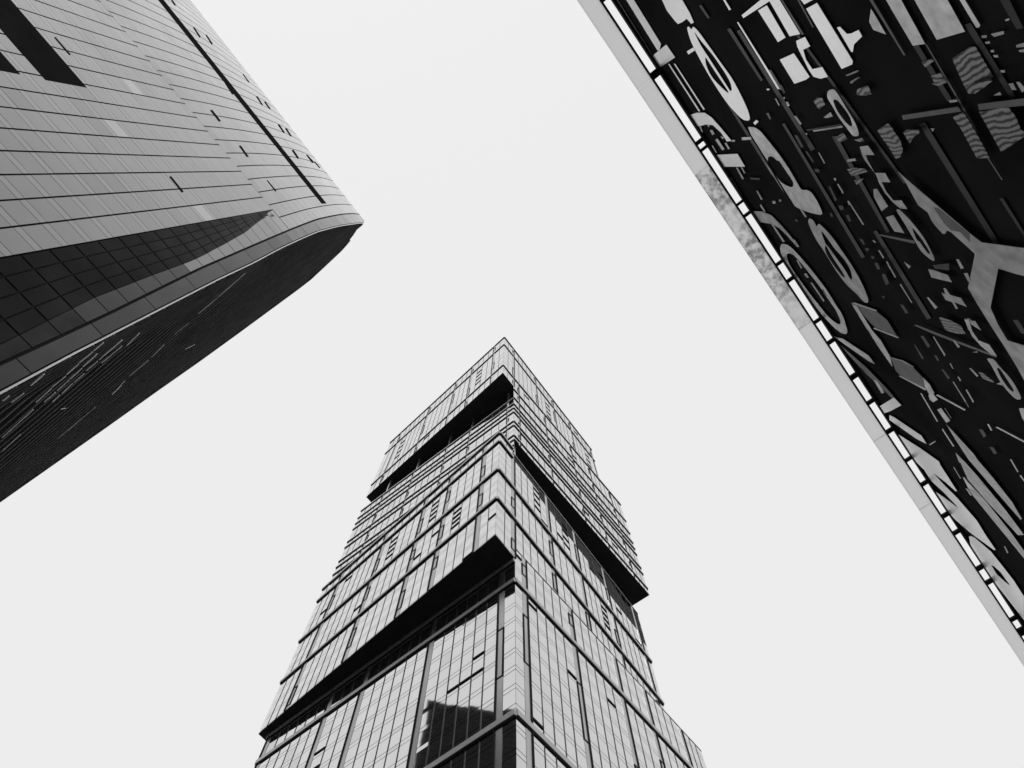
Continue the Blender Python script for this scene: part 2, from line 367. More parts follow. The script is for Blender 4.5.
# dark backing that shows in the joints
bk = MB(); zz = [0, H1] + [H1+3*k for k in range(1, 22) if H1+3*k < ZR] + [ZR]
for a, b_ in zip(zz, zz[1:]):
    ra = DE1-.05 if b_ <= H1 else None
    fa = (lambda z: DE1-.05) if b_ <= H1 else (lambda z: lerp_tab(E3, z)+.0)
    bk.quad(W(-92, nS(a)+.12, a), W(fa(a), nS(a)+.12, a), W(fa(b_), nS(b_)+.12, b_), W(-92, nS(b_)+.12, b_))
bk.build('joint_backing', M['core'], leftb)
# folded recess, its dark reflection painted in, between the flat facade and the rim
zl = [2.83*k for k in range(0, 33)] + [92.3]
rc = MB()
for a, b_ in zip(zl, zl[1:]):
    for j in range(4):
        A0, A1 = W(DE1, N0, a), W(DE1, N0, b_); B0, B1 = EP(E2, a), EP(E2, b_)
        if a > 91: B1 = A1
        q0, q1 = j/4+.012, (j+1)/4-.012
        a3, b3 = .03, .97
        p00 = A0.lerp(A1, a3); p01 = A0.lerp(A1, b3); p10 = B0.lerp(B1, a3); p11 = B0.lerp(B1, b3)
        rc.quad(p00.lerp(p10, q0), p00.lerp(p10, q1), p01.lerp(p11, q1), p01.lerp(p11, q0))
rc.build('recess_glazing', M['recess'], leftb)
rb = MB()
for a, b_ in zip(zl, zl[1:]):
    off = NX*.1; rb.quad(W(DE1, N0, a)+off, EP(E2, a)+off, (EP(E2, b_) if a < 91 else W(DE1, N0, b_))+off, W(DE1, N0, b_)+off)
rb.build('recess_backing', M['core'], leftb)
# rim strips
def strip(name, ta, tb, z0, z1, step, mt, ga=.05, gb=.05, jg=.06, back=True):
    b = MB(); z = z0; k = MB()
    while z < z1-.01:
        z2 = min(z+step, z1); n = 2
        for i in range(n):
            a = z+(z2-z)*i/n; c = z+(z2-z)*(i+1)/n
            a_ = a+(jg/2 if i == 0 else 0); c_ = c-(jg/2 if i == n-1 else 0)
            P0, P1, Q0, Q1 = EP(ta, a_), EP(tb, a_), EP(ta, c_), EP(tb, c_)
            w0, w1 = (P1-P0).normalized(), (Q1-Q0).normalized()
            b.quad(P0+w0*ga, P1-w0*gb, Q1-w1*gb, Q0+w1*ga)
            P0, P1, Q0, Q1 = EP(ta, a, -.12), EP(tb, a, -.12), EP(ta, c, -.12), EP(tb, c, -.12); k.quad(P0, P1, Q1, Q0)
        z = z2
    o = b.build(name, mt, leftb)
    k.build('strip_backing', M['core'], leftb)
    return o
E2F = [(0, lerp_tab(E2, 0))] + [(z, lerp_tab(E2, z)) for z in range(8, 88, 8)] + [(91, DE1+.3), (93.5, DE1)]
for za, zb, mk in ((0, 45.28, 'rim_dimmed'), (45.28, 62.26, 'rim'), (62.26, 93.5, 'left_dk')):  # rim darkens downward in painted steps that mimic its curved reflections
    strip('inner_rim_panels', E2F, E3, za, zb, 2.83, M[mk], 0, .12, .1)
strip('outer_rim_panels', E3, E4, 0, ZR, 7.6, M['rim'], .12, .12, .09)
# white edge trim along the rim
tb_ = MB(); z = 0
while z < ZR-1:
    a, c = z, min(z+3, ZR)
    P, Q = EP(E4, a, .02), EP(E4, c, .02)
    u1 = DX*.11; v = -NX*.08
    tb_.hexa([P, P+u1, P+u1-v*1.5, P-v*1.5, Q, Q+u1, Q+u1-v*1.5, Q-v*1.5]); z = c
tb_.build('edge_trim', M['white'], leftb)
# end wall: an upright plane towards 143 degrees under an arched roof line
UE = Vector((math.cos(R(143)), math.sin(R(143)), 0))
VE = Vector((UE.y, -UE.x, 0)); VE = VE if VE.dot(DX) > 0 else -VE
PR = EP(E4, 145); PR.z = 0
def arch(x, y):
    q = ray(x, y); t = (PR-Vector((0, 0, 0))).dot(VE)/q.dot(VE); P = q*t; return (P-PR).dot(UE), 1.6+P.z
ROOF = sorted(arch(*p) for p in [(360.9, 226.5), (359.8, 229.5), (357.5, 233.5), (353.5, 238), (346, 245.5), (338, 253), (328, 262.5), (310.9, 278.5), (300, 287), (268, 310.5), (236, 334), (200, 360), (150, 395.5), (100, 431.5), (50, 467), (0, 502.3), (-60, 545)])
TF = nS(ZR)-nS(145)
ROOF = [(TF, ZR)]+[q for q in ROOF if q[0] > TF+1]
def roof(t):
    for (a, b), (c, d) in zip(ROOF, ROOF[1:]):
        if t <= c: return b+(d-b)*(t-a)/(c-a)
    return ROOF[-1][1]
TM = ROOF[-1][0]-TF
roof0 = roof
def roof(a): return roof0(a+TF)
def EW(a, z, o=0.0):
    zc = min(z, ZR); P = EP(E4, zc); k = max(0, 1-a/14.0)
    return NX*P.dot(NX) + DX*(PR.dot(DX)+(P.dot(DX)-PR.dot(DX))*k+.01) + UE*a + VE*o + Vector((0, 0, P.z+z-zc))
ts = [0, .4, .9, 1.6, 2.5, 3.5, 5, 7, 9, 12, 15, 18, 22] + [26+4*k for k in range(40) if 26+4*k < TM] + [TM]
def front_z(v): return roof(0)*v
ew = MB(); NV = 36
for a, b_ in zip(ts, ts[1:]):
    for k in range(NV):
        v0, v1 = k/NV, (k+1)/NV; ew.quad(EW(a, roof(a)*v0), EW(b_, roof(b_)*v0), EW(b_, roof(b_)*v1), EW(a, roof(a)*v1))
ew.build('end_wall', M['slotm'], leftb)
bvh = BVHTree.FromPolygons([Vector(v) for v in ew.v], ew.f)
print('roof', [(round(a, 1), round(b, 1)) for a, b in ROOF])
zmax = max(b for a, b in ROOF); lv = MB(); z = 16.0
while z < zmax-.5:
    for a, b_ in zip(ts[1:], ts[2:]):
        if roof(a) > z+2 and roof(b_) > z+2:
            lv.hexa([EW(a, z, .03), EW(b_, z, .03), EW(b_, z-.06, .2), EW(a, z-.06, .2), EW(a, z+.13, .03), EW(b_, z+.13, .03), EW(b_, z+.07, .2), EW(a, z+.07, .2)])
    z += 2.6
lv.build('louvres', M['louvre'], leftb)
# coping along the arched roof line, made of short panels
bs = MB()
for a, b_ in zip(ts[8:], ts[9:]):
    n = max(1, round((b_-a)/2))
    for k in range(n):
        p, q = a+(b_-a)*(k/n)+.04, a+(b_-a)*((k+1)/n)-.04; h = min(1.3, .2+a*.06)
        bs.hexa([EW(p, roof(p)-h, -.15), EW(q, roof(q)-h, -.15), EW(q, roof(q)-h, .3), EW(p, roof(p)-h, .3), EW(p, roof(p), -.15), EW(q, roof(q), -.15), EW(q, roof(q), .3), EW(p, roof(p), .3)])
bs.build('coping_panels', M['mull'], leftb)
# roof and rear of the building
rr = MB()
for a, b_ in zip(ts, ts[1:]): rr.quad(EW(a, roof(a)), EW(b_, roof(b_)), EW(b_, roof(b_))-DX*80, EW(a, roof(a))-DX*80)
rr.build('roof', M['roofm'], leftb)
rr = MB(); rr.quad(EW(TM, 0), EW(TM, roof(TM)), EW(TM, roof(TM))-DX*80, EW(TM, 0)-DX*80)
rr.poly([W(-90, nS(z), z) for z in (0, H1, 110, 130, ZR)] + [EW(t, roof(t))-DX*80 for t in ts[3:]] + [EW(TM, 0)-DX*80])
rr.build('rear_wall', M['plain'], leftb)
# white strips painting the slats' reflections in the louvred end
def ray_end(x, y):
    h = bvh.ray_cast(O, ray(x, y).normalized()); return h[0]
SE = 8.5333
slat_glints = [T(0, 310, SE, s) for s in [[(0, 750), (50, 710)], [(75, 768), (180, 690)], [(240, 620), (350, 520)], [(290, 768), (420, 650)], [(425, 640), (540, 545)], [(550, 530), (650, 440)], [(655, 430), (770, 335)], [(780, 325), (860, 255)],
    [(360, 768), (455, 685)], [(470, 670), (570, 580)], [(580, 570), (680, 480)], [(690, 465), (810, 355)], [(820, 345), (1010, 170)], [(430, 768), (490, 710)], [(510, 695), (600, 610)], [(615, 600), (700, 525)],
    [(720, 500), (815, 420)], [(830, 405), (1024, 235)], [(850, 435), (1024, 290)], [(945, 705), (1024, 635)]]]
slat_glints += [T(0, 270, 3.2, s) for s in [[(0, 530), (100, 440)], [(0, 575), (60, 520)], [(180, 535), (240, 487)], [(240, 485), (300, 435)], [(355, 395), (395, 350)], [(410, 335), (470, 285)], [(480, 275), (520, 235)], [(555, 200), (600, 165)],
    [(630, 135), (690, 85)], [(695, 80), (780, 5)], [(400, 235), (440, 195)], [(385, 205), (435, 160)], [(455, 160), (520, 110)], [(590, 250), (620, 235)], [(190, 440), (205, 437)]]]
for k, s in enumerate(slat_glints):
    a, b_ = ray_end(*s[0]), ray_end(*s[1])
    if a is None or b_ is None: continue
    h = Vector((0, 0, .055 if k < 20 else .04)); o1, o2 = VE*.22, VE*.3; m = MB()
    m.hexa([a+o1-h, b_+o1-h, b_+o2-h, a+o2-h, a+o1+h, b_+o1+h, b_+o2+h, a+o2+h]); m.build('slat_glint', M['white'], leftb)
# dark slots and open vents in the facade
def patch(name, px, mt, out=.03, parent=leftb):
    p = [onS(*q) for q in px]; m = MB()
    fr = [W(d, nS(z)-out, z) for d, z in p]; bq = [W(d, nS(z)+.05, z) for d, z in p]; n = len(fr)
    m.poly(fr)
    for i in range(n): m.quad(fr[i], bq[i], bq[(i+1) % n], fr[(i+1) % n])
    return m.build(name, mt, parent)
def slot(name, d0, d1, z0, z1, out=.035):
    m = MB(); ns = 6; P = []
    for k in range(ns+1):
        z = z0+(z1-z0)*k/ns; P.append((W(d0, nS(z)-out, z), W(d1, nS(z)-out, z)))
    for a, b_ in zip(P, P[1:]): m.quad(a[0], a[1], b_[1], b_[0])
    for a, b_ in zip(P, P[1:]): m.quad(a[1], a[1]+NX*.1, b_[1]+NX*.1, b_[1])
    m.quad(P[0][0], P[0][1], P[0][1]+NX*.1, P[0][0]+NX*.1); return m.build(name, M['slotm'], leftb)
d_, zt_ = onS(325, 203.5)
zs0, zs1 = onS(322.2, 204.3)[1], onS(326.5, 203.6)[1]
slot('slot_window', -90, d_, zs0, zs1)
slot('slot_window', -90, -31.6, 66.3, 72.3); slot('slot_window', -90, -31.7, 58.6, 63.2)
VT = [T(90, 0, SE, q) for q in [[(690, 0), (705, 0), (735, 45), (722, 48)], [(878, 234), (890, 232), (945, 315), (935, 322)], [(985, 298), (995, 296), (1048, 375), (1038, 382)]]]
VT += [T(150, 70, SE, q) for q in [[(513, 344), (530, 340), (605, 435), (588, 440)], [(758, 648), (775, 645), (842, 740), (826, 742)], [(640, 117), (655, 115), (715, 205), (703, 210)], [(790, 37), (797, 35), (850, 105), (843, 108)],
       [(905, 227), (915, 222), (965, 298), (955, 302)], [(973, 272), (985, 268), (1030, 332), (1020, 336)]]]
VT += [T(250, 120, SE, q) for q in [[(236, 40), (250, 36), (298, 108), (286, 112)], [(298, 72), (312, 70), (357, 138), (343, 140)], [(355, 257), (372, 255), (420, 325), (406, 332)], [(478, 297), (490, 297), (550, 362), (530, 367)],
       [(545, 357), (555, 355), (600, 408), (593, 412)], [(143, 517), (150, 514), (226, 606), (217, 611)]]]
VT += [T(0, 0, SE, [(461, 320), (472, 316), (603, 466), (592, 470)]), T(0, 150, 5.12, [(866, 137), (875, 134), (940, 214), (931, 217)])]
for q in VT: patch('open_vent', q, M['slotm'])

# =================================================================== NEIGHBOUR seen only mirrored in the tower's lowest panes
nb_ = thing('dark_office_tower', 'dark office tower mirrored in the lowest left panes of the middle skyscraper', 'building')
b = MB(); x0, x1 = -290, -250
for y0, y1, h in ((20, 78.5, 316),):
    b.hexa([(x0, y0, 0), (x1, y0, 0), (x1, y1, 0), (x0, y1, 0), (x0, y0, h), (x1, y0, h), (x1, y1, h), (x0, y1, h)])
b.build('wall', M['core'], nb_)
b = MB()
for k in range(78):
    z = 1+4*k
    for j in range(17):
        q = y0 = 20.4+3.3*j
        b.hexa([(x1+.02, q, z), (x1+.1, q, z), (x1+.1, q+2.9, z), (x1+.02, q+2.9, z), (x1+.02, q, z+2.9), (x1+.1, q, z+2.9), (x1+.1, q+2.9, z+2.9), (x1+.02, q+2.9, z+2.9)])
b.build('glazing', M['recess'], nb_)

# =================================================================== RIGHT BUILDING (black wall with metal ornaments, glass eave)
rightb = thing('black_glass_building', 'black walled building with pale ring ornaments and frosted glass eave on the right', 'building')
AZR = R(51.45); DR = Vector((math.cos(AZR), math.sin(AZR), 0)); NR = Vector((math.sin(AZR), -math.cos(AZR), 0))
HE = 43.4; NW = (HE-1.6)/4.15; NF = (HE-1.6)/4.32; NG = (HE-1.6)/4.87
def WR(d, n, z): return DR*d + NR*n + Vector((0, 0, z))
def onR(x, y, n):
    r = ray(x, y); t = n/r.dot(NR); return t*r.dot(DR), 1.6+t*r.z
def rbox(name, d0, d1, n0, n1, z0, z1, mt, parent=rightb):
    b = MB(); b.hexa([WR(d0, n0, z0), WR(d1, n0, z0), WR(d1, n1, z0), WR(d0, n1, z0), WR(d0, n0, z1), WR(d1, n0, z1), WR(d1, n1, z1), WR(d0, n1, z1)]); return b.build(name, mt, parent)
DA, DB = -45, 110
rbox('wall', DA, DB, NW+.24, NW+24, 0, HE-.35, M['rwall'])
rbox('wall_head', DA, DB, NW+.02, NW+1.2, HE-.34, HE, M['core'])
rbox('eave_frame', DA, DB, NF-.1, NF, HE-.1, HE+.05, M['core'])
def cell_px(y): return 614.2+(y-4.9)/1.524, y
ys = [4.9, 68.4, 75, 137.7, 141, 145, 147.5, 200, 202, 211, 213.5, 260, 262.5, 276.5, 279.3, 318, 320.5, 338.5, 341.5, 373, 377, 399, 402, 428, 431.3, 457, 459.5, 481, 484, 512.8, 516, 530, 533, 565.5, 569, 579.6, 583, 617, 620, 628, 632]
dd = [onR(*cell_px(y), NW)[0] for y in ys]
br = [(DA, DA+.1)] + [(dd[i], dd[i+1]) for i in range(1, len(dd)-1, 2)] + [(dd[-1], dd[-1]+.3)]
k = dd[-1]+4
while k < DB: br.append((k, k+.3)); k += 4
k = dd[0]-.5
while k > DA: br.append((k-.35, k)); k -= 4.5
for a, b_ in br: rbox('bracket', a, b_, NF-.002, NW+.06, HE-.12, HE+.03, M['core'])
jn = [onR(*p, NG)[0] for p in ((648, 84), (710, 176), (823, 344), (900, 462), (950, 536))]
prev = DA
for q, j in enumerate(jn+[DB]):
    cb = MB(); g1 = .012
    cb.hexa([WR(prev+g1, NG, HE), WR(j-g1, NG, HE), WR(j-g1, NF-.11, HE), WR(prev+g1, NF-.11, HE), WR(prev+g1, NG, HE+.04), WR(j-g1, NG, HE+.04), WR(j-g1, NF-.11, HE+.04), WR(prev+g1, NF-.11, HE+.04)]); prev = j
    cb.build('eave_glass', M['canopy_reflection' if q == 2 else 'canopy'], rightb)
S = 8.5333
t1 = (600, 0, S); t2 = (700, 0, S); t3 = (800, 0, S); t4 = (904, 0, S); t5 = (680, 80, S); t6 = (780, 80, S); t7 = (890, 80, 7.64); t8 = (730, 160, S)
t9 = (830, 160, S); t10 = (904, 170, S); t11 = (770, 240, S); t12 = (860, 240, S); t13 = (924, 250, 10.24); t14 = (830, 320, S); t15 = (914, 320, 9.31)
t16 = (890, 390, 7.64); t17 = (924, 460, 10.24); t18 = (940, 520, 12.19); t19 = (964, 575, 8.533)
def X(*seq):                                   # tile markers followed by their points
    o = []; cur = None
    for q in seq:
        if len(q) == 3: cur = q
        else: o.append((cur[0]+q[0]/cur[2], cur[1]+q[1]/cur[2]))
    return o
cnt = [0]
def soft(lp):                                  # cut the corners of a traced loop
    o = []
    for (a, b), (c, d) in zip(lp, lp[1:]+lp[:1]):
        if math.hypot(a-c, b-d) < .8: o.append(((a+c)/2, (b+d)/2)); continue
        o += [(a*.78+c*.22, b*.78+d*.22), (a*.22+c*.78, b*.22+d*.78)]
    return o
def orn(name, mk, outer, holes=(), label=None):
    """an ornament plate cut to an outline, a hand's breadth thick, fixed on the wall"""
    cnt[0] += 1; n = NW+.18-cnt[0]*.001
    bm = bmesh.new(); es = []
    for lp in [outer]+list(holes):
        if name == 'ring_ornament': lp = soft(soft(lp))
        vs_ = [bm.verts.new(WR(*(lambda d, z: (d, n, z))(*onR(x, y, n)))) for x, y in lp]
        es += [bm.edges.new((vs_[i], vs_[(i+1) % len(vs_)])) for i in range(len(vs_))]
    bmesh.ops.triangle_fill(bm, use_beauty=True, use_dissolve=False, edges=es)
    fs = list(bm.faces)
    if not fs: bm.free(); return None
    ex = bmesh.ops.extrude_face_region(bm, geom=fs); ev = [v for v in ex['geom'] if isinstance(v, bmesh.types.BMVert)]
    bmesh.ops.translate(bm, verts=ev, vec=NR*.02); bmesh.ops.recalc_face_normals(bm, faces=bm.faces)
    me = bpy.data.meshes.new(name); bm.to_mesh(me); bm.free(); me.materials.append(M[mk])
    o = bpy.data.objects.new(name, me); C.objects.link(o); o.parent = rightb
    if label: o['label'] = label
    return o
L_, M_, S_, D_, F_, WV = 'orn_l', 'orn_m', 'orn_s', 'orn_d', 'orn_f', 'wavy'
P_, G_, B_, R_ = 'ornament_plate', 'ring_ornament', 'trim_bar', 'hatch_reflection_plate'  # last name: hatched blocks, and wavy ones painting a facade's reflection
tz = (600, 0, 2.415)
for q in ([(330, 75), (338, 72), (520, 360), (510, 365)], [(560, 330), (572, 328), (700, 560), (692, 562)], [(455, 60), (461, 58), (740, 440), (734, 444)], [(770, 300), (785, 296), (985, 620), (975, 628)],
          [(880, 60), (895, 55), (1008, 240), (996, 245)], [(965, 480), (973, 478), (1024, 560), (1024, 572)], [(700, 20), (712, 16), (850, 240), (838, 244)], [(300, 240), (306, 238), (420, 420), (414, 423)],
          [(440, 300), (446, 298), (640, 620), (632, 624)], [(660, 560), (668, 556), (800, 768), (790, 772)]):
    orn(B_, F_, X(tz, *q))
orn(G_, L_, X((0, 0, 1), (686.7, 28.1), (688.5, 26), (691.5, 30), (693.2, 25.8), (700, 33.4), (707, 43.4), (721.1, 63.3), (733.3, 80), (746.8, 107), (750, 117.5), (749.1, 121), (742.1, 119.8), (726.9, 103.4), (712.2, 81), (702, 63.3), (691.4, 43.4)),
    [X((0, 0, 1), (693, 29.5), (700, 39.8), (714.1, 56.3), (730, 80.5), (732.1, 90), (730.4, 91.7), (726.9, 85.9), (717.6, 71.5), (707, 55), (700, 44.5)),
     X((0, 0, 1), (704.9, 56), (708.2, 61), (717.6, 75.5), (725.8, 87.5), (729.2, 93), (726.9, 92.6), (719.8, 85.9), (711.7, 77.3), (705.9, 65.6))])
orn(P_, L_, X(t1, (520, -20), (690, -20), (765, 110), (800, 190), (780, 205), (740, 160), (700, 190), (665, 205), (640, 180), (570, 90)))
orn(B_, L_, X(t1, (215, -15), (280, -15), (520, 375), (505, 430), (490, 430)))
orn(B_, M_, X(t1, (142, 0), (152, 0), (445, 465), (437, 468)))
orn(P_, L_, X(t1, (430, 490), (565, 380), (640, 490), (505, 580)))
orn(B_, L_, X(t1, (493, 585), (508, 582), t5, (88, 300), (76, 303)))
orn(B_, L_, X(t1, (580, 545), (592, 545), t5, (172, 265), (160, 270)))
orn(B_, L_, X(t1, (630, 545), (642, 545), t5, (212, 250), (200, 255)))
orn(B_, L_, X(t1, (740, 440), (795, 405), (810, 430), (755, 465)))
orn(P_, L_, X(t2, (495, 90), (570, 45), (730, 320), (665, 360)))
orn(P_, L_, X(t2, (590, 5), (672, -12), (855, 290), (765, 310)))
orn(P_, L_, X(t2, (680, 510), (800, 455), (935, 655), (905, 680), (805, 715)))
orn(P_, L_, X(t2, (820, 350), (895, 315), (940, 395), (880, 425), (905, 510), t3, (105, 590), (190, 572), (238, 655), (175, 672), (115, 655), t2, (930, 600), (870, 480), (830, 400)))
orn(B_, L_, X(t2, (355, 130), (525, -8), (620, -8), (370, 155)))
orn(B_, L_, X(t2, (315, 190), (328, 190), (685, 760), (662, 760)))
orn(B_, L_, X(t2, (195, -5), (212, -5), (265, 80), (248, 88)))
orn(P_, L_, X(t2, (855, -8), (975, -8), (890, 38)))
orn(B_, D_, X(t2, (688, -5), (700, -5), (885, 290), (870, 300)))
orn(B_, D_, X(t2, (828, -5), (843, -5), (970, 230), (960, 235)))
orn(B_, D_, X(t2, (585, 600), (605, 595), (710, 768), (685, 768)))
orn(B_, F_, X(t2, (230, 250), (260, 240), (535, 680), (520, 695)))
orn(B_, F_, X(t1, (845, 50), (865, 40), (935, 150), (920, 160)))
orn(P_, L_, X(t3, (52, 75), (145, 25), (450, 520), (445, 550), (355, 588)))
orn(P_, L_, X(t3, (315, 235), (340, 228), (400, 290), (440, 285), (500, 255), (530, 310), (460, 380), (450, 445), (435, 440)))
orn(P_, M_, X(t3, (605, 75), (640, 130), (735, 295), (625, 255), (590, 185)))
orn(B_, D_, X(t3, (590, -5), (618, -5), (900, 470), (885, 475)))
orn(P_, M_, X(t3, (725, -15), (855, -15), t4, (180, 375), (75, 390)))
orn(P_, M_, X(t4, (82, -12), (365, -12), (520, 270), (280, 340)))
orn(B_, M_, X(t4, (470, -8), (515, -8), (650, 215), (640, 235), (615, 235)))
orn(P_, F_, X(t4, (815, -5), (898, -5), (1020, 240), (960, 250)))
orn(R_, WV, X(t3, (385, 640), (500, 597), (505, 610), (400, 650)))
orn(R_, WV, X(t3, (425, 700), (500, 655), (515, 662), (435, 715)))
orn(R_, WV, X(t4, (410, 500), (560, 400), (610, 400), (760, 650), (700, 740), (600, 790), (530, 768), (480, 660)))
orn(R_, WV, X(t4, (150, 530), (240, 500), (255, 520), (180, 575)))
orn(R_, WV, X(t4, (230, 650), (310, 620), (360, 690), (270, 730)))
for q in ([(660, 305), (705, 300), (705, 322), (665, 325)], [(740, 290), (850, 265), (855, 290), (770, 315)], [(690, 360), (730, 350), (735, 370), (700, 375)], [(735, 430), (765, 425), (770, 445), (745, 448)],
          [(760, 470), (800, 470), (805, 490), (770, 490)], [(820, 600), (860, 598), (860, 620), (830, 620)], [(860, 170), (895, 155), (900, 170), (870, 182)], [(890, 715), (930, 710), (960, 768), (920, 768)], [(955, 700), (985, 700), (1040, 760), (1010, 790)],
          [(955, 385), (1024, 365), (1040, 400), (960, 405)], [(975, 430), (1040, 415), (1040, 445), (990, 445)]):
    orn(B_, S_, X(t4, *q))
orn(B_, D_, X(t4, (180, 375), (195, 380), t7, (530, 150), (640, 340), (750, 590), (862, 764), (852, 766), (738, 590), (622, 340), (520, 160)))
orn(P_, L_, X(t5, (85, 300), (140, 280), (210, 280), (270, 320), (350, 410), (440, 520), (400, 525), (350, 450), (280, 385), (220, 380), (130, 405)))
orn(P_, L_, X(t5, (290, 640), (490, 630), (555, 740), (375, 740)))
for q in ([(255, 430), (275, 425), (295, 460), (275, 470)], [(300, 510), (320, 500), (380, 590), (360, 600)], [(380, 540), (395, 535), (425, 585), (412, 592)], [(345, 480), (372, 490), (365, 505)], [(165, 400), (178, 400), (195, 445), (183, 445)],
          [(230, 385), (250, 387), (245, 403)], [(270, 560), (280, 560), (315, 620), (305, 622)], [(440, 515), (468, 510), (468, 525), (445, 528)], [(525, 490), (604, 485), (608, 508), (530, 515)]):
    orn(B_, M_, X(t5, *q))
for q in ([(625, 365), (650, 340), (670, 355), (640, 385)], [(740, 76), (762, 74), (760, 86), (742, 88)], [(880, 148), (894, 148), (895, 160)], [(905, 190), (918, 188), (935, 218), (920, 222)], [(980, 310), (992, 305), (1026, 360), (1018, 365)]):
    orn(B_, L_, X(t5, *q))
orn(B_, S_, X(t5, (810, 160), (820, 158), (850, 215), (842, 220)))
orn(B_, D_, X(t5, (735, 285), (755, 280), (778, 330), (765, 338)))
orn(G_, M_, X(t5, (578, 402), (605, 400), (640, 405), (690, 440), (770, 540), (850, 640), (925, 750), t8, (530, 120), (570, 190), (608, 258), (660, 255), (700, 280), (760, 380), (795, 470), (740, 465), (620, 430), (560, 400), (490, 330), (420, 210), (350, 95), (290, 8), t5, (680, 640), (620, 520), (592, 430)),
    [X(t5, (750, 655), (790, 650), (830, 690), t8, (420, 5), (480, 100), (538, 180), (542, 220), (525, 235), (480, 220), (420, 180), (340, 55), (318, 0), t5, (748, 700))])
orn(P_, S_, X(t8, (180, 435), (270, 440), (350, 470), (430, 550), (500, 630), (590, 740), (575, 745), (490, 650), (420, 580), (350, 545), (250, 530), (220, 500)))
for q in ([(350, 545), (364, 545), (467, 695), (450, 700)], [(225, 265), (235, 262), (277, 335), (265, 340)], [(253, 385), (265, 380), (302, 440), (290, 445)], [(50, 65), (65, 65), (118, 160), (105, 165)], [(90, 60), (102, 60), (132, 112), (120, 115)],
          [(360, 350), (385, 350), (390, 370), (365, 375)], [(418, 338), (435, 340), (435, 355), (420, 355)], [(885, 155), (900, 158), (905, 175), (892, 175)], [(915, 205), (930, 205), (970, 280), (960, 285)], [(1000, 350), (1012, 350), (1026, 375), (1015, 385)], [(-2, 150), (8, 150), (187, 435), (175, 430)], [(600, 425), (615, 425), (655, 485), (640, 488)]):
    orn(B_, S_, X(t8, *q))
for q in ([(170, 150), (255, 155), (250, 170), (175, 165)], [(555, 505), (580, 510), (575, 528), (558, 525)], [(840, 230), (855, 225), (915, 335), (900, 350)], [(720, 75), (760, 80), (765, 105), (730, 105)], [(925, 390), (955, 390), (970, 425), (940, 428)], [(850, 455), (868, 455), (880, 485), (865, 485)]):
    orn(B_, F_, X(t8, *q))
orn(G_, S_, X(t8, (665, 515), (680, 495), (715, 520), (740, 575), (752, 545), (770, 550), (860, 640), (950, 768), t11, (700, 220), (780, 360), (840, 500), (835, 540), (800, 530), (740, 460), (650, 380), (560, 260), (470, 110), (395, 0), t8, (720, 650), (675, 560)),
    [X(t11, (475, 40), (520, 125), (580, 215), (640, 310), (633, 330), (560, 240), (490, 140), (465, 70)),
     X(t8, (768, 585), (840, 680), (890, 755), t11, (640, 170), (690, 260), (702, 330), (690, 345), (640, 255), (560, 145), (500, 62), t8, (812, 715))])
orn(G_, M_, X(t11, (85, 60), (100, 30), (150, 40), (200, 80), (290, 180), (380, 290), (480, 420), (560, 550), (620, 640), (655, 750), t14, (150, 110), (130, 122), (90, 110), (30, 60), t11, (512, 712), (470, 670), (380, 562), (280, 420), (180, 270), (120, 180), (90, 110)),
    [X(t11, (140, 125), (160, 112), (200, 125), (260, 190), (340, 290), (420, 390), (500, 510), (570, 610), (605, 700), (600, 720), (570, 715), (500, 660), (420, 560), (340, 460), (260, 350), (190, 250), (150, 180))])
for q in ([(225, 170), (240, 175), (275, 240), (265, 245)], [(290, 290), (310, 285), (330, 320), (315, 325)], [(345, 365), (360, 365), (465, 520), (455, 525)], [(195, 0), (210, -4), (248, 55), (240, 60)], [(925, 88), (938, 88), (970, 150), (962, 154)], [(990, 185), (1000, 182), (1030, 240), (1020, 245)]):
    orn(B_, S_, X(t11, *q))
for q in ([(440, 420), (450, 420), (482, 475), (470, 478)], [(810, 70), (840, 75), (845, 90), (820, 95)], [(860, 140), (880, 140), (885, 160), (870, 160)], [(890, 195), (920, 200), (940, 250), (915, 250)], [(955, 300), (980, 290), (1015, 365), (990, 385)], [(955, 480), (975, 480), (970, 502)]):
    orn(B_, F_, X(t11, *q))
orn(P_, D_, X(t11, (745, 560), (908, 610), (1000, 685), t14, (530, 70), (570, 140), (385, 62), (350, 30), t11, (790, 630)))
orn(B_, S_, X(t11, (690, 540), (722, 534), (912, 600), (905, 609), (740, 556)))
orn(B_, M_, X(t14, (378, 66), (585, 148), (580, 156), (372, 74)))
orn(B_, M_, X(t11, (698, 546), (740, 562), (868, 768), t14, (430, 170), (512, 310), (532, 400), (410, 225), (320, 80), t11, (830, 765)))
orn(P_, D_, X(t14, (520, 325), (620, 352), (710, 405), (790, 490), (808, 520), (812, 588), (740, 558), (602, 478), (560, 430)))
orn(B_, M_, X(t14, (585, 478), (602, 479), (822, 590), (812, 600)))
orn(B_, S_, X(t14, (513, 318), (620, 345), (715, 400), (711, 404), (615, 352), (520, 324)))
orn(P_, M_, X(t14, (795, 490), (850, 550), (890, 625), (850, 640), (812, 575)))
orn(R_, M_, X(t14, (840, 640), (880, 630), (920, 680), (880, 702), (850, 680)))
orn(B_, M_, X(t16, (350, 40), (365, 35), (577, 150), (570, 158)))
orn(P_, M_, X(t14, (30, 140), (110, 160), (200, 220), (330, 305), (382, 376), (330, 352), (200, 260), (100, 190)))
orn(B_, D_, X(t14, (90, 215), (310, 405), (480, 580), (572, 690), (530, 670), (460, 600), (320, 470), (160, 300)))
orn(B_, M_, X(t14, (370, 510), (402, 520), (462, 620), (440, 627)))
orn(P_, L_, X(t14, (425, 735), (545, 662), (608, 728), t16, (0, 163), t14, (465, 795)))
orn(P_, L_, X(t16, (-5, 192), (30, 208), (240, 350), (278, 412), (200, 372), (-5, 228)))
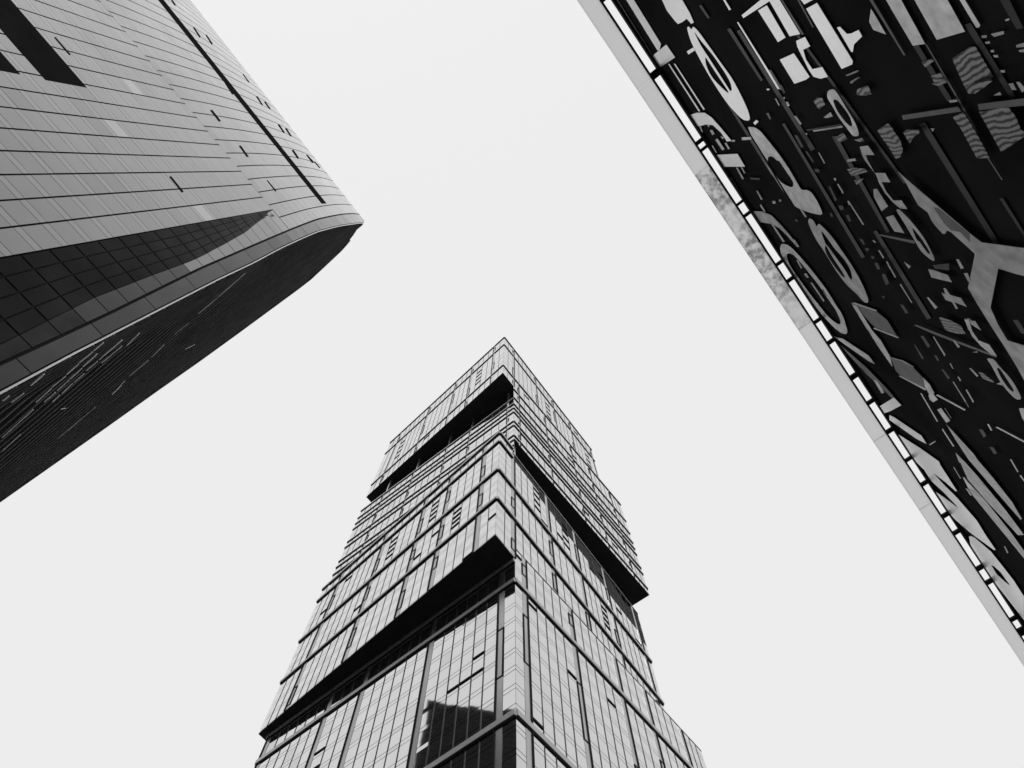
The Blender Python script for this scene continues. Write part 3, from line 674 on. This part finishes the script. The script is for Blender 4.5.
orn(P_, L_, X(t16, (65, 340), (230, 445), (375, 548), t17, (165, 50), (250, 180), (337, 318), (326, 322), (210, 220), (90, 130), (200, 250), (340, 390), (540, 620), t18, (560, 190), (677, 362), (660, 368), (380, 165), (200, 10), t17, (300, 590), (235, 510), (110, 320), (200, 380), (352, 495), (330, 465), (200, 330), (80, 220), (0, 100), t16, (180, 530)))
orn(P_, L_, X(t18, (352, 205), (375, 195), (420, 215), (620, 385), (760, 560), (900, 740), t19, (512, 185), (512, 385), (330, 150), (290, 100), (235, 25), t18, (500, 540), (430, 430), (370, 290)),
    [X(t18, (622, 548), (660, 565), (740, 640), (825, 755), t19, (395, 90), (370, 75), t18, (780, 745), (690, 660))])
orn(P_, S_, X(t16, (430, 262), (640, 490), t17, (550, 0), (700, 175), (900, 430), (1000, 600), (990, 612), (830, 430), (640, 210), (460, 0), t16, (500, 380)))
orn(P_, S_, X(t16, (500, 478), (560, 540), t17, (400, 0), (560, 180), (840, 520), (1024, 768), (960, 768), (900, 700), (640, 420), (450, 200), (365, 10), t16, (530, 560)))
orn(P_, S_, X(t17, (400, 175), (430, 200), (640, 430), (895, 750), t18, (1030, 385), (1030, 475), (655, 15), t17, (480, 340)))
orn(R_, M_, X(t16, (360, 150), (390, 138), (460, 235), (430, 250)))
for q in ([(232, 25), (241, 25), (366, 240), (358, 243)], [(395, 300), (404, 298), (491, 430), (482, 433)], [(555, 665), (570, 670), (640, 760), (600, 755)], [(578, 0), (590, 0), (641, 92), (632, 95)], [(743, 262), (754, 260), (781, 308), (771, 312)], [(805, 285), (820, 282), (1026, 390), (1026, 402)],
          [(916, 530), (926, 530), (981, 625), (974, 628)], [(990, 655), (1000, 650), (1026, 690), (1026, 702)], [(300, 415), (345, 388), (348, 395), (305, 422)], [(985, 140), (1026, 140), (1026, 240), (1010, 215)]):
    orn(B_, M_, X(t16, *q))
for q in ([(482, 590), (490, 588), (540, 670), (533, 672)], [(518, 0), (530, 0), (605, 130), (597, 132)], [(415, 140), (422, 138), (470, 215), (463, 218)]): orn(B_, D_, X(t16, *q))
for q in ([(680, 300), (710, 305), (735, 350), (715, 365)], [(760, 435), (790, 440), (818, 485), (795, 490)]): orn(B_, F_, X(t16, *q))
orn(B_, S_, X(t17, (300, 75), (308, 74), (378, 188), (370, 190))); orn(B_, S_, X(t17, (425, 290), (450, 300), (490, 360), (475, 365))); orn(B_, S_, X(t18, (780, 320), (795, 325), (832, 400), (820, 405)))
orn(G_, M_, X(t6, (405, 90), (460, 75), (500, 130), (560, 230), (640, 360), (670, 440), (670, 480), (620, 480), (570, 410), (500, 320), (440, 210), (400, 150)),
    [X(t6, (455, 165), (490, 170), (540, 230), (600, 320), (620, 390), (600, 400), (550, 350), (490, 270), (455, 190))])
orn(P_, S_, X(t6, (680, 570), (750, 560), (805, 640), (730, 640), t9, (320, 0), (380, 110), (470, 112), (515, 190), (440, 188), (480, 270), (540, 345), (610, 345), (660, 418), (600, 415), (535, 360), (470, 285), (415, 190), (395, 130), (345, 65), (295, 0), t6, (700, 640)))
for q in ([(285, 180), (320, 150), (360, 155), (385, 210), (330, 250)], [(475, 490), (540, 450), (575, 500), (510, 535)], [(830, 430), (920, 370), (950, 400), (980, 450), (1024, 510), (1050, 600), (1024, 660), (990, 675), (910, 545), (880, 510)], [(630, 510), (700, 495), (720, 520), (680, 530)], [(660, 80), (750, 45), (782, 120), (720, 135), (650, 125)]):
    orn(R_, WV, X(t6, *q))
for q in ([(370, 320), (430, 275), (450, 310), (400, 325)], [(570, 680), (640, 668), (650, 690), (575, 698)], [(280, 430), (530, 390), (535, 405), (285, 442)], [(120, 310), (135, 305), (185, 375), (172, 382)], [(53, 187), (68, 187), (80, 213), (68, 217)], [(28, 146), (43, 150), (40, 163), (30, 160)], [(213, 455), (232, 455), (228, 472)], [(325, 620), (335, 620), (385, 710), (375, 712)]):
    orn(B_, S_, X(t6, *q))
for q in ([(0, 40), (15, 45), (45, 105), (30, 115)], [(120, 470), (150, 475), (200, 570), (180, 580)], [(225, 425), (520, 376), (522, 384), (230, 434)], [(215, 610), (235, 610), (290, 700), (280, 705)]): orn(B_, F_, X(t6, *q))
orn(B_, D_, X(t7, (90, 270), (520, 205), (545, 240), (100, 305))); orn(B_, D_, X(t7, (670, 185), (1030, 140), (1030, 195), (680, 230)))
for q in ([(100, 400), (130, 380), (220, 380), (225, 405), (180, 435), (150, 485)], [(480, 285), (560, 245), (620, 340), (700, 480), (760, 595), (665, 600), (600, 480), (540, 370)], [(680, 245), (740, 235), (900, 205), (960, 280), (1000, 380), (1030, 400), (1030, 430), (850, 550), (740, 350)],
          [(575, 60), (600, 40), (760, 5), (780, 10), (650, 105), (600, 105)], [(320, 30), (430, 5), (430, 22), (370, 45)]):
    orn(R_, WV, X(t7, *q))
for q in ([(445, 155), (510, 150), (515, 165), (460, 175)], [(790, 118), (840, 90), (850, 115)], [(310, 370), (340, 372), (325, 395)]): orn(B_, S_, X(t7, *q))
for q in ([(145, 80), (220, 68), (300, 75), (320, 100), (185, 138)], [(205, 175), (290, 155), (230, 215)]): orn(R_, WV, X(t9, *q))
for q in ([(370, 250), (400, 245), (495, 395), (440, 438), (375, 315)], [(475, 490), (540, 470), (635, 625), (550, 610)]): orn(P_, S_, X(t9, *q))
orn(B_, D_, X(t9, (400, 640), (430, 635), (722, 690), (722, 715)))
for q in ([(60, 205), (73, 205), (117, 280), (108, 287)], [(150, 350), (162, 350), (290, 550), (280, 556)], [(30, 155), (48, 155), (52, 172), (40, 178)]): orn(B_, S_, X(t9, *q))
for q in ([(0, 240), (10, 240), (60, 340), (40, 350)], [(135, 470), (160, 470), (180, 520), (160, 525)], [(250, 670), (280, 680), (300, 720), (280, 720)], [(75, 390), (110, 390), (115, 415), (90, 420)]): orn(B_, F_, X(t9, *q))
orn(P_, S_, X(t9, (580, 98), t10, (60, 112), (350, 360), (560, 540), (660, 618), (1030, 668), t13, (1030, 268), (940, 245), (760, 190), (680, 590), (760, 768), t15, (870, 190), (1030, 240), (1030, 570), (960, 440), (830, 230), (700, 30), t13, (550, 560), (450, 390), (520, 50), t10, (600, 710), (400, 530), (365, 515), (350, 545), (330, 545), (270, 480), (240, 440), (200, 360), (120, 300), t9, (650, 200)))
orn(P_, D_, X(t10, (250, 320), (290, 320), (350, 370), (560, 545), (565, 620), (480, 530), (400, 515), (345, 460)))
orn(G_, S_, X(t9, (560, 425), (590, 418), (700, 530), (800, 660), t12, (590, 60), (640, 165), (625, 185), (520, 100), (470, 10), t9, (700, 650), (610, 500)),
    [X(t9, (692, 565), (745, 625), (800, 700), t12, (600, 110), (588, 125), (545, 70), (505, 10), t9, (742, 690))])
for q in ([(155, 90), (166, 88), (206, 150), (198, 158)], [(222, 185), (233, 183), (306, 315), (298, 322)], [(338, 378), (349, 376), (446, 535), (438, 538)], [(375, 185), (432, 225), (415, 245)], [(582, 250), (620, 255), (750, 300), (785, 362), (610, 320)], [(820, 165), (842, 165), (886, 240), (860, 246)], [(885, 285), (917, 282), (945, 350), (925, 360)],
          [(570, 490), (584, 490), (662, 575), (640, 590)], [(890, 675), (930, 670), (1010, 740), (1024, 768), (990, 740), (945, 720), (940, 768), (925, 768)], [(107, 5), (115, 0), (135, 20), (125, 25)]):
    orn(B_, S_, X(t12, *q))
orn(P_, S_, X(t12, (695, 450), (728, 462), (712, 412), (730, 412), (770, 470), (860, 495), (912, 572), (880, 560), (805, 530), (836, 585), (820, 590), (785, 530), (730, 510)))
orn(R_, WV, X(t12, (675, 660), (690, 658), (780, 690), (870, 740), (880, 768), t15, (485, 130), (400, 130), (330, 110), (290, 90)))
for q in ([(190, 290), (215, 290), (250, 370), (220, 385)], [(125, 195), (150, 195), (170, 240), (150, 250)], [(340, 550), (370, 555), (415, 620), (390, 628)], [(95, 135), (120, 140), (120, 158), (100, 158)], [(50, 70), (75, 70), (75, 92), (55, 92)], [(190, 480), (208, 480), (205, 505)], [(620, 215), (760, 200), (760, 260), (640, 245)]): orn(B_, F_, X(t12, *q))
orn(B_, D_, X(t15, (0, 50), (20, 45), (380, 185), (770, 335), (765, 350), (440, 230), (180, 130)))
orn(P_, M_, X(t15, (470, 0), (510, 0), (540, 100), (600, 190), (700, 230), (770, 335), (720, 322), (620, 240), (540, 150)))
orn(P_, S_, X(t15, (520, 5), (570, 10), (625, 98), (560, 60)))
orn(G_, S_, X(t15, (670, 355), (740, 360), (800, 440), (880, 520), (950, 620), (998, 720), (990, 745), (940, 735), (850, 640), (780, 540), (720, 420)), [X(t15, (765, 440), (800, 450), (870, 560), (930, 650), (925, 675), (880, 640), (810, 540))])
orn(R_, WV, X(t15, (600, 485), (640, 495), (745, 575), (735, 585), (640, 545)))
for q in ([(515, 450), (530, 448), (600, 520), (585, 530)], [(765, 595), (810, 580), (830, 610)], [(545, 300), (590, 292), (590, 305)], [(360, 190), (382, 190), (427, 250), (410, 260)], [(175, 155), (186, 155), (292, 320), (285, 340)], [(330, 405), (342, 405), (367, 455), (358, 455)], [(359, 575), (369, 575), (486, 760), (475, 763)], [(480, 650), (491, 645), (556, 755), (547, 760)], [(405, 530), (416, 528), (439, 565), (428, 570)]):
    orn(B_, S_, X(t15, *q))
for q in ([(60, 150), (90, 150), (150, 240), (130, 260)], [(0, 230), (10, 230), (90, 355), (75, 365)], [(920, 0), (970, 0), (1026, 90), (1026, 130), (1000, 125)], [(255, 460), (275, 460), (335, 540), (315, 550)], [(190, 330), (210, 330), (235, 375), (215, 380)]): orn(B_, F_, X(t15, *q))
print('ornaments', cnt[0], 'objects', len(bpy.data.objects))
